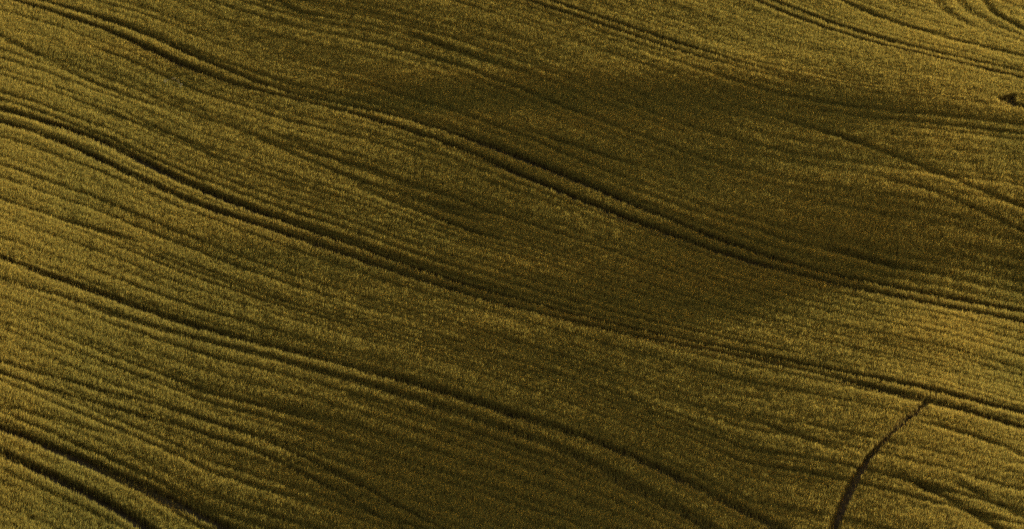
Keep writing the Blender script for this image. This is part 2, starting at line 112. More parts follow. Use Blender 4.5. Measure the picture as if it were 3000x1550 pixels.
HGT = "-693 -729 -764 -798 -832 -866 -899 -930 -961 -990 -1017 -1043 -1067 -1089 -1109 -1127 -1142 -1156 -1168 -1178 -1187 -1193 -1199 -1203 -1206 -1208 -1210 -1211 -1213 -1215 -1217 -1219 -1222 -1226 -1230 -1235 -1241 -1248 -1256 -1265 -1276 -1287 -1298 -1311 -1323 -1336 -659 -695 -730 -765 -799 -833 -866 -898 -929 -959 -986 -1012 -1037 -1059 -1079 -1097 -1113 -1127 -1139 -1149 -1158 -1164 -1169 -1173 -1176 -1178 -1180 -1181 -1182 -1184 -1186 -1188 -1191 -1195 -1199 -1204 -1211 -1218 -1227 -1236 -1246 -1257 -1269 -1282 -1295 -1308 -625 -661 -696 -732 -766 -801 -834 -866 -898 -927 -955 -982 -1006 -1029 -1049 -1068 -1084 -1098 -1110 -1120 -1128 -1135 -1140 -1144 -1146 -1148 -1149 -1150 -1151 -1153 -1155 -1157 -1160 -1164 -1168 -1174 -1180 -1188 -1197 -1206 -1217 -1228 -1240 -1253 -1266 -1279 -590 -626 -662 -698 -733 -768 -802 -834 -866 -896 -925 -951 -976 -999 -1020 -1038 -1055 -1069 -1081 -1091 -1100 -1106 -1111 -1114 -1116 -1118 -1119 -1120 -1121 -1122 -1123 -1125 -1129 -1132 -1137 -1143 -1150 -1158 -1167 -1177 -1188 -1199 -1212 -1224 -1238 -1251 -555 -592 -628 -664 -700 -735 -769 -802 -834 -865 -894 -921 -946 -969 -991 -1010 -1026 -1041 -1053 -1063 -1071 -1077 -1082 -1085 -1087 -1088 -1088 -1089 -1089 -1090 -1092 -1094 -1097 -1101 -1106 -1112 -1119 -1127 -1137 -1147 -1158 -1170 -1183 -1196 -1209 -1223 -519 -556 -593 -629 -666 -701 -736 -769 -802 -833 -863 -890 -916 -940 -962 -981 -998 -1013 -1025 -1035 -1043 -1049 -1053 -1055 -1057 -1058 -1058 -1058 -1058 -1058 -1060 -1062 -1065 -1069 -1074 -1080 -1088 -1097 -1106 -1117 -1129 -1141 -1154 -1167 -1181 -1195 -482 -520 -557 -594 -631 -667 -702 -736 -770 -801 -832 -860 -887 -911 -933 -953 -970 -985 -997 -1007 -1015 -1020 -1024 -1026 -1027 -1027 -1027 -1026 -1026 -1026 -1027 -1029 -1032 -1036 -1042 -1049 -1057 -1066 -1076 -1087 -1099 -1112 -1125 -1139 -1153 -1168 -444 -482 -520 -558 -595 -632 -668 -703 -737 -769 -801 -830 -857 -882 -905 -926 -943 -958 -971 -980 -988 -993 -996 -997 -998 -997 -996 -995 -994 -994 -994 -996 -999 -1004 -1009 -1017 -1025 -1035 -1046 -1057 -1070 -1083 -1097 -1111 -1126 -1141 -405 -444 -482 -521 -559 -596 -633 -669 -704 -737 -769 -800 -828 -854 -878 -898 -917 -932 -944 -954 -961 -965 -968 -969 -968 -967 -965 -963 -961 -960 -961 -962 -966 -970 -976 -984 -993 -1004 -1015 -1027 -1041 -1055 -1069 -1084 -1099 -1114 -365 -404 -443 -482 -521 -560 -597 -634 -670 -705 -738 -769 -799 -826 -850 -872 -890 -906 -918 -928 -935 -938 -940 -940 -939 -936 -933 -930 -928 -927 -927 -928 -931 -936 -943 -951 -961 -972 -984 -998 -1012 -1026 -1041 -1057 -1073 -1089 -323 -363 -403 -443 -483 -522 -561 -599 -636 -672 -706 -739 -770 -798 -823 -846 -865 -881 -893 -903 -909 -912 -913 -912 -909 -906 -902 -898 -895 -893 -892 -893 -897 -902 -909 -918 -929 -941 -954 -968 -983 -998 -1014 -1030 -1047 -1063 -280 -321 -362 -402 -443 -483 -523 -562 -601 -638 -674 -708 -740 -770 -797 -820 -840 -856 -869 -878 -884 -886 -886 -884 -880 -875 -870 -865 -860 -858 -857 -858 -861 -867 -875 -885 -896 -909 -923 -938 -954 -970 -987 -1004 -1021 -1039 -236 -278 -319 -361 -402 -443 -485 -525 -565 -604 -642 -678 -711 -742 -770 -795 -815 -832 -845 -854 -859 -861 -860 -856 -851 -844 -837 -831 -826 -822 -821 -822 -826 -832 -841 -851 -864 -878 -893 -909 -926 -943 -961 -979 -997 -1015 -191 -233 -276 -318 -360 -403 -445 -487 -528 -569 -609 -646 -682 -715 -744 -770 -791 -809 -822 -831 -836 -837 -834 -829 -822 -813 -805 -797 -790 -786 -784 -785 -789 -797 -806 -818 -832 -847 -863 -880 -898 -916 -935 -954 -973 -992 -145 -188 -231 -274 -317 -361 -404 -448 -491 -533 -575 -615 -653 -687 -718 -745 -768 -786 -800 -808 -813 -813 -809 -802 -793 -782 -772 -762 -754 -749 -747 -748 -753 -761 -772 -785 -799 -816 -833 -851 -870 -890 -910 -930 -950 -970 -98 -142 -185 -229 -273 -317 -362 -407 -452 -496 -540 -583 -623 -660 -693 -721 -745 -764 -778 -787 -790 -789 -784 -775 -764 -751 -738 -727 -717 -711 -708 -710 -716 -725 -737 -752 -768 -786 -804 -824 -844 -865 -886 -907 -928 -948 -50 -94 -139 -183 -228 -273 -319 -365 -411 -458 -504 -549 -593 -632 -667 -697 -722 -742 -756 -765 -768 -766 -759 -748 -735 -720 -705 -691 -680 -672 -670 -672 -678 -689 -703 -719 -737 -756 -776 -797 -819 -840 -862 -884 -906 -928 -2 -47 -91 -136 -182 -228 -274 -321 -369 -418 -467 -515 -562 -605 -642 -673 -699 -720 -735 -743 -746 -743 -734 -722 -706 -689 -671 -655 -642 -633 -630 -633 -641 -654 -670 -688 -707 -728 -749 -772 -794 -817 -840 -863 -886 -908 46 1 -44 -89 -135 -181 -228 -276 -325 -375 -427 -479 -530 -577 -616 -648 -675 -698 -713 -721 -722 -718 -709 -695 -678 -658 -638 -619 -604 -595 -592 -595 -605 -620 -638 -657 -678 -700 -723 -747 -771 -795 -819 -842 -866 -889 94 49 4 -42 -88 -134 -181 -230 -279 -331 -384 -439 -495 -548 -590 -622 -651 -674 -689 -696 -697 -692 -682 -667 -648 -627 -605 -585 -568 -557 -554 -558 -570 -588 -607 -628 -651 -674 -699 -723 -748 -773 -798 -822 -847 -871 141 96 51 6 -40 -87 -134 -182 -232 -284 -338 -395 -455 -517 -565 -598 -626 -647 -661 -667 -668 -663 -653 -638 -619 -596 -573 -552 -535 -523 -519 -524 -538 -558 -579 -601 -625 -650 -675 -701 -727 -752 -778 -803 -828 -853 188 143 98 52 7 -40 -87 -135 -184 -236 -290 -348 -410 -476 -527 -562 -591 -612 -624 -630 -632 -628 -619 -605 -587 -566 -544 -523 -505 -493 -488 -493 -509 -531 -552 -575 -600 -626 -652 -679 -706 -732 -759 -784 -810 -835 233 188 143 98 53 7 -40 -88 -137 -189 -243 -302 -366 -433 -482 -514 -542 -564 -578 -586 -588 -586 -579 -567 -552 -534 -514 -494 -477 -463 -457 -461 -478 -502 -524 -549 -575 -603 -631 -659 -686 -713 -740 -766 -791 -817 277 232 187 142 97 52 5 -42 -91 -142 -197 -257 -323 -391 -439 -471 -496 -517 -531 -540 -543 -543 -537 -528 -515 -500 -483 -465 -448 -434 -426 -429 -445 -471 -496 -523 -552 -582 -611 -640 -668 -695 -721 -748 -773 -799 318 274 230 185 140 95 49 2 -47 -98 -153 -214 -281 -349 -397 -429 -452 -471 -485 -494 -498 -498 -494 -487 -477 -465 -451 -435 -420 -406 -398 -399 -415 -443 -470 -500 -531 -562 -592 -621 -650 -677 -703 -729 -755 -780 358 314 270 226 181 136 91 44 -5 -57 -112 -173 -241 -308 -356 -389 -412 -428 -440 -449 -453 -454 -452 -447 -440 -430 -419 -406 -392 -380 -372 -372 -387 -417 -448 -480 -512 -544 -575 -604 -632 -659 -685 -710 -736 -760 396 352 308 264 220 175 130 83 35 -17 -72 -133 -201 -267 -316 -350 -373 -387 -398 -405 -409 -411 -411 -408 -402 -395 -386 -375 -364 -354 -348 -347 -361 -393 -427 -462 -496 -528 -558 -586 -614 -640 -665 -690 -715 -740 431 387 343 300 256 212 167 120 72 21 -34 -95 -162 -227 -277 -313 -335 -349 -358 -364 -367 -369 -370 -368 -364 -359 -352 -344 -335 -328 -324 -325 -337 -371 -409 -446 -480 -511 -541 -568 -595 -620 -645 -669 -693 -717 464 420 377 333 290 246 201 155 107 57 2 -57 -123 -186 -236 -273 -297 -312 -321 -325 -327 -328 -329 -329 -327 -323 -317 -312 -306 -301 -299 -301 -314 -349 -392 -430 -464 -494 -522 -549 -574 -598 -622 -645 -669 -693 494 451 407 364 321 277 233 187 140 90 37 -21 -85 -145 -194 -233 -260 -276 -285 -288 -288 -289 -290 -290 -289 -286 -282 -277 -274 -271 -271 -274 -287 -323 -370 -410 -444 -474 -501 -526 -550 -573 -596 -619 -642 -665 522 479 436 393 350 306 262 217 170 122 70 13 -48 -105 -153 -193 -220 -239 -249 -253 -253 -251 -250 -250 -249 -248 -245 -242 -240 -239 -240 -244 -255 -289 -340 -383 -419 -449 -476 -500 -523 -545 -567 -589 -612 -634 548 505 462 419 377 333 290 245 199 151 100 46 -13 -67 -113 -151 -180 -200 -212 -217 -217 -215 -213 -214 -214 -215 -214 -214 -213 -214 -216 -220 -227 -255 -304 -350 -388 -419 -446 -469 -491 -512 -534 -556 -578 -600 572 529 487 444 401 358 315 270 225 178 129 77 20 -29 -72 -110 -139 -160 -174 -182 -184 -185 -184 -183 -181 -180 -179 -179 -181 -181 -186 -193 -203 -227 -270 -317 -355 -385 -410 -433 -454 -475 -496 -518 -540 -562 595 552 510 467 425 382 338 294 249 203 155 106 53 8 -31 -67 -97 -119 -134 -144 -149 -151 -148 -144 -140 -135 -132 -130 -132 -135 -144 -156 -169 -194 -236 -282 -317 -345 -369 -391 -412 -433 -454 -476 -498 -521 616 574 532 489 447 404 361 317 272 227 180 132 84 46 11 -25 -56 -79 -96 -107 -111 -108 -103 -98 -94 -91 -89 -89 -91 -94 -101 -112 -127 -151 -190 -236 -269 -296 -320 -342 -364 -386 -408 -430 -453 -476 637 595 552 510 468 425 382 339 295 250 204 157 111 78 51 21 -6 -27 -45 -57 -65 -69 -68 -64 -58 -54 -52 -51 -49 -48 -49 -58 -72 -95 -131 -175 -209 -238 -264 -288 -312 -335 -358 -381 -405 -428 657 615 573 531 488 446 403 360 317 273 230 184 140 109 84 61 39 19 0 -15 -26 -31 -31 -27 -21 -16 -13 -8 -2 2 4 0 -11 -30 -61 -102 -140 -173 -202 -230 -256 -281 -305 -330 -354 -378 677 635 593 551 509 467 424 382 340 297 256 212 170 141 118 95 74 58 42 27 16 9 8 10 16 21 26 34 41 46 48 48 42 27 1 -35 -71 -106 -139 -169 -198 -225 -251 -277 -302 -327 697 655 614 572 530 488 446 404 362 322 282 240 201 173 153 132 114 98 84 70 59 51 48 49 54 57 61 67 75 82 89 92 92 83 60 29 -6 -43 -77 -110 -140 -169 -196 -223 -249 -275 717 676 635 593 552 510 469 427 386 346 308 268 232 205 186 169 153 138 126 113 101 94 90 89 92 94 96 100 110 121 128 132 133 127 108 80 48 13 -21 -54 -84 -114 -142 -170 -197 -224 737 697 656 615 574 533 492 451 410 371 335 297 263 237 218 204 191 178 166 155 144 136 132 131 131 131 132 136 144 152 157 161 163 160 144 119 92 61 30 -1 -31 -61 -90 -118 -145 -173 759 719 679 638 598 557 517 476 436 397 362 325 293 268 250 239 228 217 207 196 186 179 176 173 172 171 173 176 182 189 195 200 202 201 187 160 134 106 78 49 19 -10 -39 -67 -96 -124 780 741 702 662 622 582 542 502 463 424 389 353 323 300 283 274 265 255 245 236 227 222 219 216 215 215 216 218 223 228 232 233 237 239 227 200 175 151 124 96 67 38 9 -19 -48 -76 803 764 726 687 648 609 570 530 491 453 417 382 353 331 316 308 301 292 284 277 270 265 263 261 259 258 257 257 259 261 264 267 271 274 267 247 224 198 170 142 113 84 55 27 -2 -31 826 788 750 712 674 636 598 560 522 484 446 411 384 363 349 342 335 325 313 305 298 295 294 293 293 293 293 293 295 299 302 306 313 320 319 301 273 243 214 185 156 127 99 70 41 12 849 812 775 738 701 664 627 590 553 516 476 441 413 393 380 376 373 367 361 354 347 343 341 341 340 341 341 342 343 344 345 350 357 362 356 334 307 279 252 224 196 167 139 110 81 52 872 836 800 764 728 692 656 621 586 550 510 477 451 436 424 418 410 405 402 401 399 397 396 394 393 393 392 392 392 392 391 390 390 389 381 361 336 311 285 259 232 204 176 147 118 89 896 861 825 790 755 720 685 651 617 582 547 519 496 478 462 453 446 442 438 436 433 430 429 429 430 430 429 428 427 424 419 416 415 413 406 387 363 340 316 290 264 237 209 180 151 121 920 885 850 816 781 747 713 679 646 613 578 549 527 510 497 489 483 481 478 475 474 472 471 468 464 462 459 456 453 449 444 440 438 436 429 411 388 366 343 319 293 266 238 209 180 150 944 910 875 841 807 774 740 708 675 643 610 582 560 544 533 525 521 519 517 515 514 511 509 506 503 499 494 487 481 474 467 463 459 456 449 433 411 390 367 344 319 292 264 235 205 174 968 934 901 867 834 800 768 735 703 672 641 614 593 578 568 561 558 557 556 554 552 549 546 543 540 535 528 520 511 502 493 485 479 474 467 451 431 411 389 366 342 315 286 256 225 193 992 959 926 893 859 827 794 762 731 701 671 645 626 611 602 596 594 595 594 593 590 587 583 580 576 571 563 553 543 532 520 509 500 493 484 469 448 429 408 386 361 334 304 272 240 207 1016 983 951 918 885 853 821 790 759 730 702 678 659 645 636 632 631 632 632 631 629 625 621 617 613 608 599 589 577 563 548 534 523 513 503 487 466 446 427 405 378 349 317 283 249 214 1041 1008 976 943 911 879 848 817 788 759 733 711 693 679 671 666 665 665 665 664 662 659 655 651 647 641 633 623 612 598 581 564 548 536 523 507 486 467 447 422 392 359 324 288 252 216 1065 1033 1001 969 937 906 875 845 817 789 765 743 726 713 704 698 696 695 694 692 689 686 681 676 671 665 656 646 634 620 605 589 575 563 550 532 508 487 466 436 400 362 324 285 247 209 1089 1058 1026 994 963 932 902 873 845 819 796 775 758 744 734 728 724 721 718 715 711 707 701 695 688 680 669 657 643 627 609 594 584 578 569 554 532 511 482 442 399 357 315 274 235 196 1114 1082 1051 1020 989 958 929 901 873 848 825 805 788 774 763 755 748 743 739 734 729 723 716 708 699 688 675 661 644 625 607 592 583 575 567 553 535 513 476 431 384 339 296 254 213 174 1138 1107 1076 1045 1014 984 955 927 901 876 854 834 816 801 789 779 771 763 757 750 743 735 725 715 704 690 675 658 640 620 600 583 570 558 545 528 506 479 442 398 353 308 266 224 184 145 1163 1132 1101 1070 1040 1010 981 954 927 903 881 860 842 826 812 801 790 781 772 763 753 743 731 719 704 688 671 651 630 609 587 566 548 529 508 484 457 425 388 348 307 267 227 187 148 110 1187 1156 1125 1094 1064 1035 1006 979 953 928 906 885 866 849 834 820 807 796 784 773 761 748 734 718 702 683 663 641 618 593 568 543 518 492 464 432 397 360 325 290 255 219 182 145 108 70 1210 1180 1149 1118 1088 1059 1031 1003 977 952 929 908 888 870 853 837 823 809 795 780 766 750 734 716 696 675 653 628 602 574 546 517 486 453 418 379 337 297 262 232 201 169 135 100 65 28 1233 1203 1172 1142 1112 1082 1054 1026 1000 975 951 929 908 888 870 852 836 819 803 787 769 751 732 712 689 666 640 613 584 554 522 488 453 415 375 332 287 246 212 182 152 121 89 56 21 -14 1256 1225 1195 1164 1134 1105 1076 1048 1022 996 972 949 927 905 885 866 847 829 810 791 771 751 729 706 681 655 627 597 566 533 498 461 422 381 338 293 248 207 171 139 109 78 46 13 -21 -56 1278 1247 1216 1186 1156 1126 1097 1069 1042 1016 991 967 944 921 899 878 857 837 816 795 772 749 725 700 673 644 614 582 548 512 475 435 394 351 306 261 217 175 138 104 71 39 7 -26 -60 -95 1299 1268 1237 1207 1177 1147 1118 1089 1062 1035 1009 984 959 935 912 889 866 844 821 797 773 747 721 693 664 633 600 566 530 492 453 412 369 325 280 234 190 148 109 73 39 5 -28 -62 -97 -132 1320 1289 1258 1227 1197 1167 1137 1108 1080 1053 1026 1000 974 949 924 899 874 850 825 799 772 745 716 686 655 622 588 552 514 474 433 391 347 302 257 211 167 125 85 47 11 -24 -59 -95 -130 -166 1340 1309 1277 1246 1216 1186 1156 1126 1098 1069 1042 1014 987 961 934 908 882 855 828 800 772 743 712 680 647 612 576 538 499 458 416 373 328 283 237 192 147 104 63 24 -14 -50 -87 -123 -160 -197 1359 1328 1296 1265 1234 1204 1174 1144 1114 1085 1057 1028 1000 972 944 917 888 860 831 802 772 740 708 674 640 603 566 526 486 444 401 357 312 266 220 175 130 87 45 4 -35 -73 -111 -149 -187 -225 1378 1347 1315 1283 1252 1221 1191 1160 1130 1100 1071 1041 1012 983 954 924 895 865 835 803 772 739 705 670 633 595 556 516 474 432 388 343 298 252 206 160 115 71 28 -13 -54 -94 -133 -172 -211 -250 1397 1365 1333 1301 1269 1238 1207 1176 1145 1115 1084 1054 1023 993 963 932 901 870 838 805 772 738 702 666 628 589 549 507 465 421 377 331 286 240 194 148 102 58 14 -28 -70 -111 -152 -192 -232 -272 1414 1382 1350 1318 1286 1254 1222 1191 1160 1128 1097 1066 1034 1003 971 939 907 875 841 807 773 737 700 662 624 583 542 500 457 412 367 322 276 230 183 137 91 46 2 -42 -84 -127 -168 -210 -251 -292 1432 1399 1367 1334 1302 1270 1238 1206 1174 1141 1109 1077 1045 1012 980 947 913 880 845 810 774 737 699 660 620 579 537 494 450 405 360 314 268 221 175 128 82 37 -8 -53 -97 -140 -183 -225 -268 -310 1448 1416 1383 1350 1317 1285 1252 1220 1187 1154 1121 1088 1055 1022 988 954 920 885 849 813 776 738 699 659 618 576 533 490 445 400 354 308 261 214 167 121 74 28 -17 -62 -107 -151 -195 -239 -282 -326 1464 1431 1398 1365 1332 1299 1266 1233 1200 1167 1133 1099 1065 1031 997 962 926 890 853 816 778 739 699 658 617 574 531 486 441 396 349 303 256 209 162 115 68 22 -24 -70 -116 -161 -206 -250 -295 -339 1480 1447 1414 1380 1347 1314 1280 1247 1213 1179 1145 1110 1076 1040 1005 969 933 896 858 820 781 741 700 659 616 573 529 484 439 393 346 299 252 205 157 110 63 16 -30 -77 -123 -169 -215 -260 -306 -351 1495 1462 1428 1395 1361 1327 1293 1259 1225 1191 1156 1121 1086 1050 1013 977 939 901 863 824 784 743 702 660 617 573 528 483 437 391 344 297 250 202 154 107 59 12 -35 -82 -129 -176 -222 -269 -315 -361 1510 1476 1443 1409 1375 1341 1306 1272 1237 1202 1167 1131 1095 1059 1022 984 946 907 868 828 788 746 704 661 618 573 528 483 437 390 343 296 248 200 152 104 56 9 -39 -87 -134 -181 -229 -275 -322 -369 1525 1490 1456 1422 1388 1354 1319 1284 1249 1213 1178 1142 1105 1068 1030 992 953 914 874 833 792 750 707 663 619 575 529 483 437 390 343 295 247 199 151 103 54 6 -42 -90 -138 -186 -234 -281 -328 -375 1539 1504 1470 1435 1401 1366 1331 1296 1260 1224 1188 1151 1114 1077 1038 1000 960 920 880 838 796 753 710 666 621 576 531 485 438 391 343 295 247 199 150 102 53 4 -44 -93 -141 -189 -237 -285 -333 -381 1552 1518 1483 1448 1413 1378 1343 1307 1271 1235 1198 1161 1124 1085 1047 1007 967 927 886 844 801 758 714 669 624 579 533 486 439 392 344 296 248 199 150 101 52 3 -45 -94 -143 -192 -240 -289 -337 -385 1566 1531 1496 1461 1426 1390 1355 1319 1282 1246 1208 1171 1133 1094 1055 1015 975 933 892 849 806 762 718 673 627 581 535 488 441 394 346 297 249 200 151 101 52 3 -46 -95 -144 -193 -242 -291 -339 -388 1579 1543 1508 1473 1437 1402 1366 1329 1293 1256 1218 1180 1142 1103 1063 1023 982 940 898 855 811 767 722 676 631 584 538 491 443 396 347 299 250 201 152 102 53 3 -46 -96 -145 -194 -243 -292 -341 -390 1591 1556 1520 1485 1449 1413 1377 1340 1303 1266 1228 1189 1150 1111 1071 1030 989 946 904 860 816 771 726 680 634 588 541 494 446 398 350 301 252 202 153 103 53 4 -46 -96 -145 -195 -244 -293 -342 -391 1603 1568 1532 1496 1460 1424 1387 1351 1313 1275 1237 1198 1159 1119 1079 1037 995 953 910 866 821 776 730 684 638 591 544 497 449 400 352 303 254 204 154 104 55 5 -45 -95 -145 -195 -244 -294 -343 -392 1615 1579 1543 1507 1471 1434 1398 1361 1323 1285 1247 1207 1168 1127 1086 1045 1002 959 915 871 826 781 735 688 642 595 547 500 452 403 354 305 256 206 156 106 56 6 -45 -95 -145 -194 -244 -294 -343 -393 1627 1591 1554 1518 1482 1445 1408 1371 1333 1295 1256 1216 1176 1135 1094 1052 1009 965 921 876 831 785 739 692 645 598 551 503 454 406 357 308 258 208 158 108 57 7 -44 -94 -144 -194 -244 -293 -343 -393 1638 1601 1565 1529 1492 1455 1418 1381 1343 1304 1265 1225 1184 1143 1101 1059 1015 971 927 882 836 790 743 696 649 602 554 506 457 409 360 310 260 210 160 109 59 8 -42 -93 -143 -193 -243 -293 -343 -393 1649 1612 1576 1539 1502 1465 1428 1391 1352 1313 1274 1233 1192 1151 1108 1065 1022 978 933 887 841 795 748 700 653 605 557 509 460 412 362 313 263 213 162 111 60 10 -41 -92 -142 -192 -243 -293 -343 -392 1659 1623 1586 1550 1513 1476 1438 1400 1362 1322 1282 1242 1200 1158 1116 1072 1028 984 939 893 846 799 752 705 657 609 560 512 463 414 365 315 265 215 164 113 62 11 -40 -90 -141 -192 -242 -292 -342 -392"
rng = np.random.default_rng(7)
HX0, HY0, HS, HNX, HNY = HGT0
HG = (np.array(HGT.split(), float) / 100).reshape(HNY, HNX)


def height(x, y, lap=False):
    """cubic B-spline through the survey grid; eases off outside it"""
    x = np.asarray(x, float)
    y = np.asarray(y, float)
    fx = np.clip((x - HX0) / HS, 1, HNX - 2.001)
    fy = np.clip((y - HY0) / HS, 1, HNY - 2.001)
    i = np.floor(fx).astype(int)
    j = np.floor(fy).astype(int)
    u = fx - i
    v = fy - j
    B = lambda t: ((1 - t) ** 3 / 6, (3 * t ** 3 - 6 * t * t + 4) / 6, (-3 * t ** 3 + 3 * t * t + 3 * t + 1) / 6, t ** 3 / 6)
    D = lambda t: (1 - t, 3 * t - 2, 1 - 3 * t, t)
    bu, bv = B(u), B(v)
    z = 0
    for b in range(4):
        for a in range(4):
            z = z + bu[a] * bv[b] * HG[j + b - 1, i + a - 1]
    if lap:
        du, dv = D(u), D(v)
        l = 0
        for b in range(4):
            for a in range(4):
                l = l + (du[a] * bv[b] + bu[a] * dv[b]) * HG[j + b - 1, i + a - 1]
        return z, l / HS ** 2
    out = np.hypot(np.maximum(0, np.abs(x) - 42), np.maximum(0, np.maximum(y - 108, -62 - y)))
    return z - 0.05 * out * np.minimum(1, out / 40) - 3 * np.minimum(1, out / 200) ** 2


def hash2(i, j, seed):
    n = (i.astype(np.int64) * 374761393 + j.astype(np.int64) * 668265263 + seed * 974711) & 0x7fffffff
    n = ((n ^ (n >> 13)) * 1274126177) & 0x7fffffff
    n = ((n ^ (n >> 16)) * 668265263) & 0x7fffffff
    return ((n ^ (n >> 15)) & 0xffff) / 65535.0


def noise(x, y, seed):
    i = np.floor(x)
    j = np.floor(y)
    u = x - i
    v = y - j
    u = u * u * (3 - 2 * u)
    v = v * v * (3 - 2 * v)
    return ((hash2(i, j, seed) * (1 - u) + hash2(i + 1, j, seed) * u) * (1 - v)
            + (hash2(i, j + 1, seed) * (1 - u) + hash2(i + 1, j + 1, seed) * u) * v)


def smooth(a, b, t):
    t = np.clip((t - a) / (b - a), 0, 1)
    return t * t * (3 - 2 * t)


# ------------------------------------------------------------------ maps of wheel ruts, thin rows and the bare patch
MX0, MY0, MX1, MY1, MS = -37.0, -42.0, 40.0, 82.0, 0.06
MW, MH = int((MX1 - MX0) / MS), int((MY1 - MY0) / MS)
missing = np.zeros((MH, MW), np.float32)
rutfloor = np.zeros((MH, MW), np.float32)
rowdip = np.zeros((MH, MW), np.float32)
rim = np.zeros((MH, MW), np.float32)


def stamp(pts, reach, fn):
    pts = np.array(pts, float)
    best = {}
    # small boxes per segment, minimum distance kept in one scratch map
    x0, x1 = pts[:, 0].min() - reach, pts[:, 0].max() + reach
    y0, y1 = pts[:, 1].min() - reach, pts[:, 1].max() + reach
    a0, a1 = max(0, int((x0 - MX0) / MS)), min(MW, int((x1 - MX0) / MS) + 1)
    b0, b1 = max(0, int((y0 - MY0) / MS)), min(MH, int((y1 - MY0) / MS) + 1)
    if a1 <= a0 or b1 <= b0:
        return
    dist = np.full((b1 - b0, a1 - a0), 9.0, np.float32)
    along = np.zeros_like(dist)
    half = np.zeros_like(dist)
    s = 0.0
    for p, q in zip(pts[:-1], pts[1:]):
        L = np.hypot(*(q - p)[:2])
        i0, i1 = max(a0, int((min(p[0], q[0]) - reach - MX0) / MS)), min(a1, int((max(p[0], q[0]) + reach - MX0) / MS) + 1)
        j0, j1 = max(b0, int((min(p[1], q[1]) - reach - MY0) / MS)), min(b1, int((max(p[1], q[1]) + reach - MY0) / MS) + 1)
        if i1 > i0 and j1 > j0 and L > 0:
            X = MX0 + (np.arange(i0, i1) + .5) * MS
            Y = (MY0 + (np.arange(j0, j1) + .5) * MS)[:, None]
            t = np.clip(((X - p[0]) * (q[0] - p[0]) + (Y - p[1]) * (q[1] - p[1])) / L ** 2, 0, 1)
            d = np.hypot(X - p[0] - t * (q[0] - p[0]), Y - p[1] - t * (q[1] - p[1]))
            sl = (slice(j0 - b0, j1 - b0), slice(i0 - a0, i1 - a0))
            m = d < dist[sl]
            dist[sl] = np.where(m, d, dist[sl])
            along[sl] = np.where(m, s + t * L, along[sl])
            if pts.shape[1] > 2:
                half[sl] = np.where(m, p[2] + t * (q[2] - p[2]), half[sl])
        s += L
    fn(dist, along, s if pts.shape[1] == 2 else half, (slice(b0, b1), slice(a0, a1)))


k_ = 0
for share, pts in RUTS:
    k_ += 1

    def rut(d, s, hw, sl, share=share, k=k_):
        wob = hw * (0.9 + 0.2 * noise(s / 2.5, s * 0 + k, 3)) + np.minimum(.05, .12 * hw) * (noise(s / 0.35, d * 0 + k, 4) - .5)
        f = share * (1 - smooth(wob - np.minimum(.09, .3 * hw), wob + np.minimum(.07, .25 * hw), d)) * (0.8 + 0.2 * smooth(.2, .5, noise(s / 2.5, d * 0 + k, 5)))
        missing[sl] = np.maximum(missing[sl], f)
        rim[sl] = np.maximum(rim[sl], share * (1 - smooth(hw, hw + .45, d)))
        rutfloor[sl] = np.maximum(rutfloor[sl], share * (1 - smooth(hw * .5, hw * 1.2, d)))
    stamp(pts, 1.0, rut)
for hw, dep, pts in ROWS:
    k_ += 1

    def row(d, s, L, sl, hw=hw, dep=dep, k=k_):
        e = smooth(0, 2.5, s) * smooth(0, 2.5, L - s) * (0.45 + 0.8 * noise(s / 2.2, d * 0 + k, 6))
        rowdip[sl] = np.maximum(rowdip[sl], dep * np.clip(e, 0, 1.2) * (1 - smooth(hw * .4, hw * 1.6, d)))
    stamp(pts, 0.7, row)
# the bare patch at the end of a wheel mark
bp = np.array(BARE)
i0, i1 = int((bp[:, 0].min() - 1 - MX0) / MS), min(MW, int((bp[:, 0].max() + 1 - MX0) / MS))
j0, j1 = int((bp[:, 1].min() - 1 - MY0) / MS), min(MH, int((bp[:, 1].max() + 1 - MY0) / MS))
X = (MX0 + (np.arange(i0, i1) + .5) * MS)[None, :] + np.zeros((j1 - j0, 1))
Y = (MY0 + (np.arange(j0, j1) + .5) * MS)[:, None] + np.zeros((1, i1 - i0))
X = X + 0.25 * (noise(X / .3, Y / .3, 8) - .5)
ins = np.zeros(X.shape, bool)
for p, q in zip(bp, np.roll(bp, -1, 0)):
    c = (p[1] > Y) != (q[1] > Y)
    ins ^= c & (X < (q[0] - p[0]) * (Y - p[1]) / (q[1] - p[1] + 1e-9) + p[0])
missing[j0:j1, i0:i1] = np.maximum(missing[j0:j1, i0:i1], ins * .93)
rutfloor[j0:j1, i0:i1] = np.maximum(rutfloor[j0:j1, i0:i1], ins * 1.0)


def look(m, x, y):
    i = np.clip(((x - MX0) / MS).astype(int), 0, MW - 1)
    j = np.clip(((y - MY0) / MS).astype(int), 0, MH - 1)
    return m[j, i]


cx = [np.array(c) for c in CENTRES]


def lane(x, y):
    """which tramline lane a point lies in: 0 at the farthest pair, +1 per pair"""
    ys = np.array([np.interp(x, c[:, 0], c[:, 1]) for c in cx])
    for n, c in enumerate(cx):          # carry short tracks on parallel to their longer neighbour
        m = n + 1 if n < 3 else n - 1
        lo, hi = x < c[0, 0], x > c[-1, 0]
        for msk, e in ((lo, 0), (hi, -1)):
            ref = np.interp(c[e, 0], cx[m][:, 0], cx[m][:, 1])
            ys[n] = np.where(msk, c[e, 1] + np.interp(x, cx[m][:, 0], cx[m][:, 1]) - ref, ys[n])
    ys = np.minimum.accumulate(ys - np.arange(len(cx))[:, None] * .01, 0)
    k = np.clip((ys > y).sum(0) - 1, 0, len(cx) - 2)
    a = np.take_along_axis(ys, k[None], 0)[0]
    b = np.take_along_axis(ys, k[None] + 1, 0)[0]
    v = k + (a - y) / np.maximum(a - b, 4.0)
    return v


